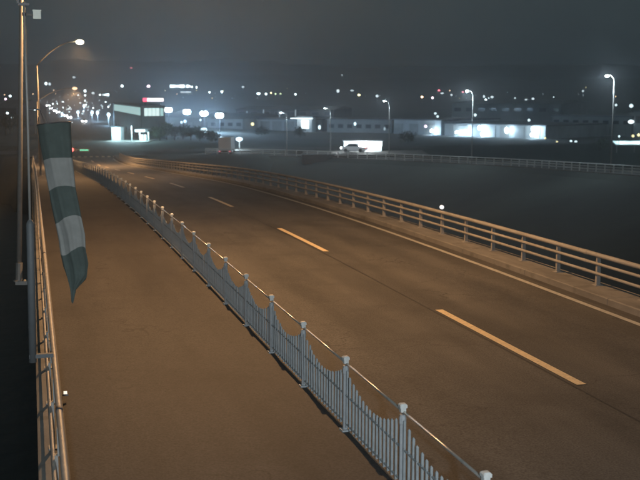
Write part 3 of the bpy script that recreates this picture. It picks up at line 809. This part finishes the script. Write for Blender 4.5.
# lit posts in front of the tall hall
for i, (px_, y0, y1) in enumerate(((247, 111, 117), (252.2, 114.5, 121), (263.5, 109.5, 117), (279.5, 111, 118), (295.5, 109.5, 116.5))):
    a, b_ = U(px_, y0, 345), U(px_, y1, 345)
    t = thing('yard_light', 'thin dim light post before the tall dark hall, number %s from the left' % ('one two three four five'.split()[i]), 'light post', (a.x, a.y, PLAIN), 0, 'light posts of the factory yard')
    MB().tube([(0, 0, 0), (0, 0, b_.z - PLAIN)], .10, 6).build('post', M['pole'], t)
    MB().tube([(0, 0, b_.z - PLAIN), (0, 0, a.z - PLAIN)], .17, 8).build('tube_lamp', M['d_dim'], t)

# small things in the yard
def lantern(label, px_, py_, d_, r_, m, flat=1.0, zb=PLAIN, group='yard lamps around the factories', cat='lamp'):
    p = U(px_, py_, d_); t = thing('yard_lamp', label, cat, (p.x, p.y, zb), 0, group)
    MB().tube([(0, 0, 0), (0, 0, p.z - zb - r_ * flat * .6)], .07, 6).build('post', M['pole'], t)
    MB().ball((0, 0, p.z - zb), r_, 10, 6, flat).build('globe', M[m], t, True)
    return t
lantern('flat bright white lamp in the dark yard below the third floodlight mast', 204, 129.6, 255, .85, 'd_white', .55)
l1 = lantern('bright white lamp right beside the pale box truck', 239.3, 139.2, 186, .62, 'd_white', .62, -5.3)
point_light(l1, (-1.0, -2.0, 2.0), (.7, .9, 1.0), 1500, .3)
for lab, px_, py_, d_, r_, m in (('pair of small lamps on the shed wall, left one', 181.5, 122.3, 300, .32, 'd_white'), ('pair of small lamps on the shed wall, right one', 185, 121.3, 300, .42, 'd_white'),
        ('tiny lamp among the dark trees, left', 169, 134.4, 262, .2, 'd_white'), ('tiny lamp among the dark trees, right', 194.5, 141.4, 232, .2, 'd_white'),
        ('small white lamp on the shed roof corner below the third mast', 200.5, 120, 300, .3, 'd_white'),
        ('white lamp left of the store, above the fuel station', 123, 119.5, 300, .36, 'd_white'), ('white lamp nearer the store, above the fuel station', 134, 120.2, 280, .42, 'd_white'),
        ('small white lamp left of the long factory at its foot', 545, 138, 262, .26, 'd_yellow'), ('yellow lamp low before the wide grey hall, first', 557, 142, 250, .24, 'd_yellow'),
        ('white lamp low before the wide grey hall, left of a pair', 571, 141.3, 252, .30, 'd_white'), ('white lamp low before the wide grey hall, right of a pair', 575.8, 142, 250, .34, 'd_white'),
        ('small yellow lamp at the right edge, left of two', 633, 136, 240, .3, 'd_yellow'), ('small yellow lamp at the right edge, right of two', 638.7, 135, 240, .34, 'd_yellow'),
        ('small white lamp above the dim hall, left of a close pair', 435.3, 113.4, 330, .36, 'd_white'), ('small white lamp above the dim hall, right of a close pair', 437.6, 116.5, 330, .36, 'd_white'),
        ('white lamp right of the street lamp above the long factory', 475.2, 115, 330, .45, 'd_white'), ('white lamp on the big dim hall front, farther right', 529, 120.2, 330, .42, 'd_white'),
        ('bright white lamp at the upper right edge', 631.2, 105.8, 330, .60, 'd_white'), ('small white lamp left of the one at the upper right edge', 616, 105, 330, .36, 'd_white'),
        ('red lamp by the small street lamp left of the shop', 338, 112.2, 380, .36, 'd_red')):
    lantern(lab, px_, py_, d_, r_, m)

# ------------------------------------------------------------------ vehicles
def box_truck(label, loc, rz):
    t = thing('box_truck', label, 'truck', loc, rz)
    bx_ = MB().box((0, 0, 1.75), (2.1, 4.2, 2.2)).build('cargo_box', M['car_white'], t)
    for sx in (-.52, .52): MB().box((sx, -2.115, 1.75), (1.0, .03, 2.1)).build('rear_door', M['car_white'], bx_)
    cab = MB().add([(-.95, 2.2, .5), (.95, 2.2, .5), (.95, 3.8, .5), (-.95, 3.8, .5), (-.9, 2.2, 2.2), (.9, 2.2, 2.2), (.9, 3.3, 2.2), (-.9, 3.3, 2.2)],
                   [(3, 2, 1, 0), (4, 5, 6, 7), (0, 1, 5, 4), (1, 2, 6, 5), (2, 3, 7, 6), (3, 0, 4, 7)]).build('cab', M['car_white'], t)
    MB().add([(-.8, 3.66, 1.3), (.8, 3.66, 1.3), (.78, 3.36, 2.1), (-.78, 3.36, 2.1)], [(0, 1, 2, 3)]).build('windscreen', M['glass'], cab)
    MB().box((0, .6, .55), (.9, 5.8, .2)).build('chassis', M['dark'], t)
    for yy_ in (-1.3, 2.8):
        for sx in (-.9, .9): MB().tube([(sx - .12, yy_, .42), (sx + .12, yy_, .42)], .42, 14).build('wheel', M['tyre'], t)
    for sx in (-.85, .85): MB().box((sx, -2.12, .55), (.3, .05, .14)).build('tail_light', M['d_red'], t)
    return t
def car_parts(paint):
    side = [(-2.1, .35), (-2.12, .75), (-1.95, .92), (-1.1, .98), (-.55, 1.42), (.75, 1.45), (1.35, 1.0), (2.0, .85), (2.12, .6), (2.1, .32)]
    mb = MB(); n = len(side)
    vs = [(x, y_ * (.82 if z > 1.2 else 1.0), z) for y_ in (-.84, .84) for x, z in side]
    mb.add(vs, [tuple(range(n)), tuple(range(2 * n - 1, n - 1, -1))] + [(i, i + n, (i + 1) % n + n, (i + 1) % n) for i in range(n)])
    body = mb.mesh('body', paint)
    win = MB()
    for s in (-1, 1): win.add([(-1.0, s * .845, .99), (1.2, s * .845, .99), (.7, s * .712, 1.38), (-.5, s * .712, 1.38)], [(0, 1, 2, 3)])
    win = win.mesh('side_window', M['glass'])
    sc_ = MB().add([(1.34, -.72, 1.03), (1.34, .72, 1.03), (.80, .62, 1.42), (.80, -.62, 1.42)], [(0, 1, 2, 3)]).mesh('windscreen', M['glass'])
    rw = MB().add([(-1.10, -.70, 1.01), (-1.10, .70, 1.01), (-.60, .60, 1.40), (-.60, -.60, 1.40)], [(0, 1, 2, 3)]).mesh('rear_window', M['glass'])
    wh = MB().tube([(0, -.1, 0), (0, .1, 0)], .32, 14).mesh('wheel', M['tyre'])
    hl = MB().ball((0, 0, 0), .19, 10, 6, .7).mesh('headlight', M['e_head'])
    tl = MB().box((0, 0, 0), (.06, .3, .14)).mesh('tail_light', M['e_tail'])
    return body, win, sc_, rw, wh, hl, tl
CAR = {k: car_parts(M[k]) for k in ('car_white', 'car_dark', 'car_silver')}
def car(label, kind, loc, rz, group, lights=0):
    b_, w_, s_, r_, wh, hl, tl = CAR[kind]
    t = thing('parked_car' if not lights else 'car', label, 'car', loc, rz, group)
    link('body', b_, t); link('side_window', w_, t)
    o = link('windscreen', s_, t, (.012, 0, .012)); link('rear_window', r_, t, (-.012, 0, .012))
    for x in (-1.3, 1.3):
        for y_ in (-.78, .78): link('wheel', wh, t, (x, y_, .32))
    for y_ in (-.6, .6):
        link('headlight', hl, t, (2.06, y_, .68)); link('tail_light', tl, t, (-2.12, y_, .75))
    if lights: point_light(t, (3.0, 0, .7), (.9, .96, 1.0), lights, .3)
    return t
# the shop with the backlit sign and the car before it, behind the second road
q, dep, d, a = on_road2(363, 12.0)
sz_ = 38.0 * dep / F
s0 = U(344, 141, dep)
t = thing('shop', 'small roadside shop with a blazing white backlit sign band and lit window', 'building', (s0.x, s0.y, PLAIN), -YAW)
zT = s0.z - PLAIN
MB().box((sz_ / 2, 2.6, zT / 2 - .6), (sz_, 5.0, zT + .9)).build('wall', M['wall_pale'], t)
MB().box((sz_ / 2, 2.4, zT + .02), (sz_ + .4, 5.6, .16)).build('roof', M['roof'], t)
MB().box((sz_ / 2, -.05, zT - .48), (sz_, .25, .86)).build('sign_band', M['e_white'], t)
MB().box((sz_ * .78, .03, zT - 1.40), (sz_ * .40, .12, .90)).build('lit_window', M['e_white'], t)
MB().box((sz_ * .22, .03, zT - 1.6), (sz_ * .36, .10, 1.3)).build('door', M['glass'], t)
point_light(t, (sz_ * .5, -2.6, zT - .3), (.88, .96, 1.0), 2200, .5)
cq = U(354.5, 152, dep - 3.0)
sl = MB().box((sz_ / 2, -4.0, -2.0), (sz_ + 14, 14.0, 4.0)).build('shop_forecourt', M['asphalt']); sl.location = (s0.x, s0.y, cq.z - .02); sl.rotation_euler = (0, 0, -YAW); tag(sl, kind='structure')
car('white car parked before the small bright shop', 'car_white', (cq.x, cq.y, cq.z - .02), -YAW + math.pi - .35, 'cars', 160)
# the box truck
q, dep, d, a = on_road2(230, 3.0)
box_truck('pale box truck seen from behind at the far end of the second road', (q.x, q.y, q.z + .02), -YAW - .05)
# cars with headlights coming down the street
for i, (px_, py_, kd) in enumerate(((47.5, 106.8, 'car_silver'), (51, 108.5, 'car_dark'), (55, 110.7, 'car_white'), (58, 112.2, 'car_dark'), (65.5, 115.4, 'car_silver'), (69.5, 117.3, 'car_white'), (84, 121.2, 'car_dark'))):
    q = G(px_, py_, Z_END + .68); yq = min(q.y, 860.0); q = EYE + (q - EYE) * (yq / q.y)
    car('car with bright headlights on the street past the bridge, number %s from the far end' % 'one two three four five six seven'.split()[i], kd, (q.x, q.y, max(Z_END, land_z(q.x, q.y)) + .05), -math.pi / 2 - .03, 'cars with headlights on the street', 500)
# street lamps of that street
for i, (px_, py_, d_) in enumerate(((62, 113.5, 470), (78, 112, 430), (92, 112, 400), (97.5, 112.3, 380), (84, 105.5, 520), (108.5, 114.5, 330))):
    p = U(px_, py_, d_); zg = land_z(p.x, p.y)
    t = thing('street_lamp', 'small white street lamp past the bridge, number %s of six left of the store' % ('one two three four five six'.split()[i]), 'street lamp', (p.x, p.y, zg), 0, 'white lamps along the far street')
    MB().tube([(0, 0, 0), (0, 0, p.z - zg)], [.1, .06], 6).build('pole', M['pole'], t)
    MB().ball((0, 0, p.z - zg), .52, 8, 5, 1.3).build('lamp_glass', M['d_white'], t, True)
    point_light(t, (0, -1, p.z - zg - .8), COOL, 2500, .3)

# ------------------------------------------------------------------ fuel station
f0 = G(128, 141, Z_END + .1)
t = thing('fuel_station', 'fuel station with glowing pale canopy and bright kiosk below the store', 'building', (f0.x, f0.y, Z_END + .02), -YAW)
dp = (f0 - EYE).dot(FWD); s_ = dp / F
fc = MB().box((0, 3, .0), (44 * s_, 14, .10)).build('forecourt', M['concrete'], t)
kx = (113.5 - 128) * s_
MB().box((kx, 5, 1.4), (9 * s_, 4, 2.7)).build('kiosk_wall', M['wall_pale'], t)
MB().box((kx, 2.95, 1.15), (6.2 * s_, .08, 1.4)).build('kiosk_window', M['e_white'], t)
MB().box((kx, 5, 2.85), (10 * s_, 4.6, .18)).build('kiosk_roof', M['roof'], t)
cx_ = (141 - 128) * s_
MB().box((cx_, 4, 2.2), (13 * s_, 7, .5)).build('canopy', M['wall_pale'], t)
MB().box((cx_ - .2, .44, 2.2), (9.5 * s_, .10, .46)).build('canopy_fascia', M['e_white'], t)
MB().box((cx_, 4, 1.93), (11 * s_, 5.5, .05)).build('canopy_lamp', M['e_cyan_b'], t)
for sx in (-.9, .9): MB().box((cx_ + sx, 4, .99), (.22, .22, 1.86)).build('canopy_post', M['cap'], t)
for sx in (-.35, .35):
    pu = MB().box((cx_ + sx, 3.4, .65), (.4, .5, 1.2)).build('fuel_pump', M['cap'], t)
MB().box(((131 - 128) * s_, 1.0, 1.6), (.16, .16, 3.2)).build('sign_pole', M['cap'], t)
point_light(t, (kx, 1.6, 2.0), (.55, .92, 1.0), 1300, .3)
point_light(t, (cx_, 1.2, 1.4), (.55, .92, 1.0), 1300, .3)
point_light(t, (0, -1.0, 3.4), (.55, .90, 1.0), 2000, .3)

# ------------------------------------------------------------------ traffic signal at the end of the bridge
sp = U(79, 149.7, 146)
zg = road_z(sp.y) + .1
t = thing('traffic_signal', 'horizontal traffic signal showing red and green at the far end of the footpath', 'traffic signal', (sp.x, sp.y, zg), -YAW)
MB().tube([(-1.5, .2, 0), (-1.5, .2, sp.z - zg + .4)], .07, 8).build('pole', M['pole'], t)
MB().tube([(-1.5, .2, sp.z - zg), (1.5, .2, sp.z - zg)], .05, 8).build('arm', M['pole'], t)
hz = sp.z - zg
MB().box((-.85, .0, hz), (1.0, .22, .46)).box((.75, 0, hz - .05), (1.35, .22, .46)).build('housing', M['dark'], t)
MB().ball((-.95, -.12, hz), .25, 12, 6).build('red_lamp', M['e_red'], t, True)
MB().box((.75, -.13, hz - .05), (1.2, .05, .20)).build('green_lamp', M['e_green'], t)

# lit canopy at the right edge
cp = U(616, 144, 205); ce = U(672, 144, 205); L = (ce - cp).length
t = thing('parking_canopy', 'low canopy roof lit pale cyan at the right edge', 'canopy', (cp.x, cp.y, PLAIN), -YAW)
hz = cp.z - PLAIN
MB().add([(0, 0, hz - .25), (L, 0, hz - .25), (L, 3, hz + .35), (0, 3, hz + .35), (0, 0, hz - .1), (L, 0, hz - .1), (L, 3, hz + .5), (0, 3, hz + .5)],
         [(3, 2, 1, 0), (4, 5, 6, 7), (0, 1, 5, 4), (1, 2, 6, 5), (2, 3, 7, 6), (3, 0, 4, 7)]).build('roof', M['cap'], t)
for i in range(4): MB().box((.3 + i * (L - .6) / 3, .4, hz / 2 - .2), (.12, .12, hz - .2)).build('post', M['pole'], t)
MB().tube([(.6, .2, hz), (.6, .2, hz + 1.5)], .05, 6).build('lamp_pole', M['pole'], t)
MB().ball((.6, .2, hz + 1.5), .18, 8, 5).build('lamp', M['d_white'], t)
for i in range(3): point_light(t, (1.5 + i * 3.5, 1.0, hz + 1.6), (.6, .92, 1.0), 500, .2)

# ------------------------------------------------------------------ trees
def tree(label, base, h, wd, seed, n=900, group='dark trees by the river bank'):
    rnd = random.Random(seed)
    t = thing('tree', label, 'tree', base, rnd.random() * 6, group)
    tr_ = MB().tube([(0, 0, 0), (.05, .02, h * .35), (.0, .1, h * .7)], [h * .035, h * .025, h * .01], 7)
    blobs = []
    for k in range(9):
        a_ = rnd.random() * 6.28; rr = wd * .5 * rnd.uniform(.1, .75); zz = h * rnd.uniform(.40, .88)
        c = Vector((math.cos(a_) * rr, math.sin(a_) * rr, zz)); blobs.append((c, wd * rnd.uniform(.16, .30)))
        tr_.tube([(0, .04, h * .3), tuple(c * .6 + Vector((0, 0, h * .18))), tuple(c)], [h * .014, h * .009, h * .004], 5)
    tr_.build('trunk', M['bark'], t)
    cr = MB()
    for k in range(n):
        c, r_ = blobs[k % len(blobs)]
        v = Vector((rnd.gauss(0, 1), rnd.gauss(0, 1), rnd.gauss(0, .8))); v = v.normalized() * r_ * rnd.uniform(.45, 1.1)
        p = c + v; s_ = rnd.uniform(.10, .22)
        u = Vector((rnd.gauss(0, 1), rnd.gauss(0, 1), rnd.gauss(0, 1))).normalized(); w_ = u.orthogonal().normalized()
        cr.add([p - u * s_, p + w_ * s_ * .6, p + u * s_, p - w_ * s_ * .6], [(0, 1, 2, 3)])
    cr.build('crown', M['leaf'], t)
for i, (px_, py_, d_, h, wd) in enumerate(((160, 146, 222, 3.0, 3.4), (167, 146, 228, 3.6, 3.6), (175, 146, 226, 3.2, 3.8), (183, 146, 230, 2.9, 3.2), (191, 147, 224, 3.6, 4.0), (200, 147, 220, 2.6, 3.4), (211, 148, 214, 2.2, 3.2), (153, 145, 232, 2.6, 3.0), (262, 142, 262, 2.4, 4.0), (300, 143, 262, 2.6, 4.4), (408, 147, 246, 2.4, 4.6), (600, 152, 236, 2.8, 4.6), (20, 135, 262, 5.0, 4.6), (6, 137, 250, 5.5, 5.0))):
    p = U(px_, py_, d_); zg = land_z(p.x, p.y)
    side = ['by the fuel station, first', 'by the fuel station, second', 'before the shed, third', 'before the shed, fourth', 'before the shed, fifth', 'before the shed, sixth', 'nearest the box truck', 'beside the forecourt edge', 'before the long warehouse, left', 'before the loading dock', 'below the leftmost floodlit wall', 'below the wide grey hall', 'on the left bank, right one', 'on the left bank at the picture edge'][i]
    tree('dark bushy tree ' + side, (p.x, p.y, zg - .1), h + max(0, (p.z - zg)), wd, 40 + i)

# ------------------------------------------------------------------ hillside lights
hill = [('d_white', 46, 83.5, 1.5, 1.3), ('d_dim', 49.6, 84, 1.7, 1.2), ('d_white', 85, 91, 1.5, 1.0), ('d_white', 85, 95.3, 1.0, 1), ('d_dim', 74, 77.3, 2.2, .5),
        ('d_dim', 93, 93, 2.0, .6), ('d_white', 100, 94.8, 1.2, .8), ('d_white', 122, 86, 1.7, 1), ('d_pink', 148.6, 86.2, 2.0, .8), ('d_red', 131.3, 67.8, 1.6, .5), ('d_white', 192, 87, 1.0, 1), ('d_white', 196.5, 87.2, 1.1, 1),
        ('d_white', 209.5, 92.3, 1.2, .7), ('d_white', 221.8, 91.8, 1.4, 1), ('d_white', 258.5, 93.6, 2.4, .6), ('d_white', 266, 94, 1.3, .9), ('d_yellow', 271, 92.8, .9, 1), ('d_green', 275.5, 94, .9, 1), ('d_green', 280.5, 93.8, .9, .8), ('d_white', 295.5, 94.3, 1.3, .7),
        ('d_dim', 243, 87, 1.8, .6), ('d_dim', 338, 91, 2.1, 1.1), ('d_dim', 352, 90.6, 2.6, .3), ('d_yellow', 359, 95, 1.9, .6), ('d_dim', 377, 96, 1.9, .9), ('d_orange', 422, 97, 1.5, .8), ('d_pink', 432.5, 97.8, 1.3, 1), ('d_red', 439, 90.4, 1.9, .5), ('d_dim', 442, 93.3, 2.6, .3), ('d_dim', 451.5, 94.8, 1.4, .9), ('d_red', 463, 92, 1.6, .4),
        ('d_white', 485.8, 99.8, 1.3, 1), ('d_dim', 492, 97, 2.2, .6), ('d_dim', 484, 96.5, 1.2, 1.6), ('d_dim', 526, 100, 1.8, .7), ('d_dim', 533, 98.8, 1.8, .7), ('d_dim', 537, 101.5, 1.8, .6), ('d_dim', 545, 101.8, 1.6, .6), ('d_dim', 558, 101, 1.6, .6), ('d_dim', 515, 98, 1.3, .6), ('d_dim', 583, 91, 1.2, 1),
        ('d_white', 10.2, 96, 1.5, .8), ('d_pink', 5.5, 99, 1.2, .9), ('d_yellow', 10.5, 106.3, 1.7, 1.0), ('d_white', 7.4, 113.3, 1.3, 1.1), ('d_dim', 11.4, 117.8, .9, 1), ('d_white', 35.8, 105, .9, .9), ('d_white', 34.8, 110, .8, 1.4), ('d_dim', 342, 75, 1.2, .6), ('d_dim', 86, 13, 0, 0)]
colour = {'d_white': 'white', 'd_dim': 'faint', 'd_orange': 'orange', 'd_yellow': 'yellow', 'd_red': 'red', 'd_pink': 'pinkish', 'd_green': 'greenish'}
def where(px_):
    for lim, s in ((15, 'at the left edge behind the lamp pole'), (60, 'above the headlights of the street'), (112, 'left of the store'), (152, 'above the store'), (200, 'above the floodlight masts'), (300, 'above the long warehouse'), (395, 'above the low grey block'), (470, 'above the leftmost floodlit wall'), (640, 'above the big dim hall')):
        if px_ < lim: return s
from collections import Counter
cnt = Counter()
ordw = ['', 'second ', 'third ', 'fourth ', 'fifth ', 'sixth ', 'seventh ', 'eighth ', 'ninth ', 'tenth ']
for m, px_, py_, r_, fl in sorted(hill, key=lambda q: q[1]):
    if not r_: continue
    p = hit(px_, py_, 6.0); dep = (p - EYE).dot(FWD); rad = r_ * dep / F * .72
    key = (colour[m], where(px_)); k = cnt[key]; cnt[key] += 1
    lab = '%s%s light on the far hillside %s' % ((ordw[k] if k else 'leftmost '), key[0], key[1])
    zg = land_z(p.x, p.y)
    t = thing('hillside_light', lab, 'light', (p.x, p.y, zg - .3), 0, 'lights on the far hillside')
    MB().tube([(0, 0, 0), (0, 0, p.z - zg + .3)], .2, 5).build('post', M['pole'], t)
    MB().ball((0, 0, p.z - zg + .3), rad, 8, 5, fl).build('globe', M['h' + m[1:]], t, True)
# long lit buildings on the hill
for lab, x0, x1, y0, y1, n, m in (('long apartment block with a row of lit windows above the floodlight masts', 170, 190.5, 84.6, 88, 10, 'd_white'), ('small hillside building with a bright lit row left of the store', 102, 109, 93.6, 96, 3, 'd_white'), ('hillside building with small lit windows above the third floodlight mast', 180.5, 191, 91.2, 93.2, 6, 'd_dim')):
    p = hit((x0 + x1) / 2, y1, 2.0); dep = (p - EYE).dot(FWD); a, b_ = U(x0, y0, dep), U(x1, y1, dep)
    W = (x1 - x0) * dep / F; Hh = (y1 - y0) * dep / F
    t = thing('apartment_block', lab, 'building', (a.x, a.y, b_.z - 2.5), -YAW)
    MB().box((W / 2, 6, (Hh + 4) / 2 - 1), (W + 2, 11.7, Hh + 6)).build('wall', M['wall_dark'], t)
    MB().box((W / 2, 6, Hh + 4.2), (W + 3, 13, .5)).build('roof', M['roof'], t)
    for i in range(n):
        sc_ = random.uniform(.45, .85)
        MB().box((W * (i + .5) / n, .05, 2.5 + Hh * .5), (W / n * .8, .3, Hh * sc_)).build('window', M['h' + (m if random.random() < .75 else 'd_dim')[1:]], t)
# the rest of the city: countless tiny lights
cl = MB(); rnd = random.Random(3)
mats_ = [M['h_dim'], M['h_white'], M['h_orange'], M['h_yellow'], M['dark']]
def dot(px_, py_, r_, mi):
    p = hit(px_, py_, 4.0); dep = (p - EYE).dot(FWD); zg = land_z(p.x, p.y)
    cl.octa(p, r_ * dep / F, 1.0, mi); cl.box((p.x, p.y, (zg + p.z) / 2), (.08, .08, max(.3, p.z - zg)), 0, 1.0, 4)
for i in range(70): dot(rnd.uniform(46, 112), rnd.gauss(106, 5), rnd.uniform(.25, .6), rnd.choice((0, 0, 0, 1)))
for i in range(60): dot(rnd.uniform(-20, 660) if i % 3 else rnd.uniform(40, 300), rnd.gauss(94, 3.2), rnd.uniform(.18, .42), rnd.choice((0, 0, 0, 0, 1, 2, 3)))
o = cl.build('city_lights', mats_); tag(o, 'countless tiny lights of the far city below the hills', 'city lights', kind='stuff')

# ================================================================== HAZE
hb = MB().box((500, 2400, 80), (10400, 5900, 200))
hz_m = bpy.data.materials.new('night_haze'); hz_m.use_nodes = True
nt = hz_m.node_tree; nt.nodes.clear()
ho = nt.nodes.new('ShaderNodeOutputMaterial'); hv = nt.nodes.new('ShaderNodeVolumePrincipled')
hv.inputs['Color'].default_value = (.86, .93, 1.0, 1); hv.inputs['Density'].default_value = 0.0007; hv.inputs['Anisotropy'].default_value = .75
nt.links.new(hv.outputs[0], ho.inputs['Volume'])
ho_ = hb.build('haze', hz_m); tag(ho_, 'thin night haze over the whole valley', 'haze', kind='stuff')
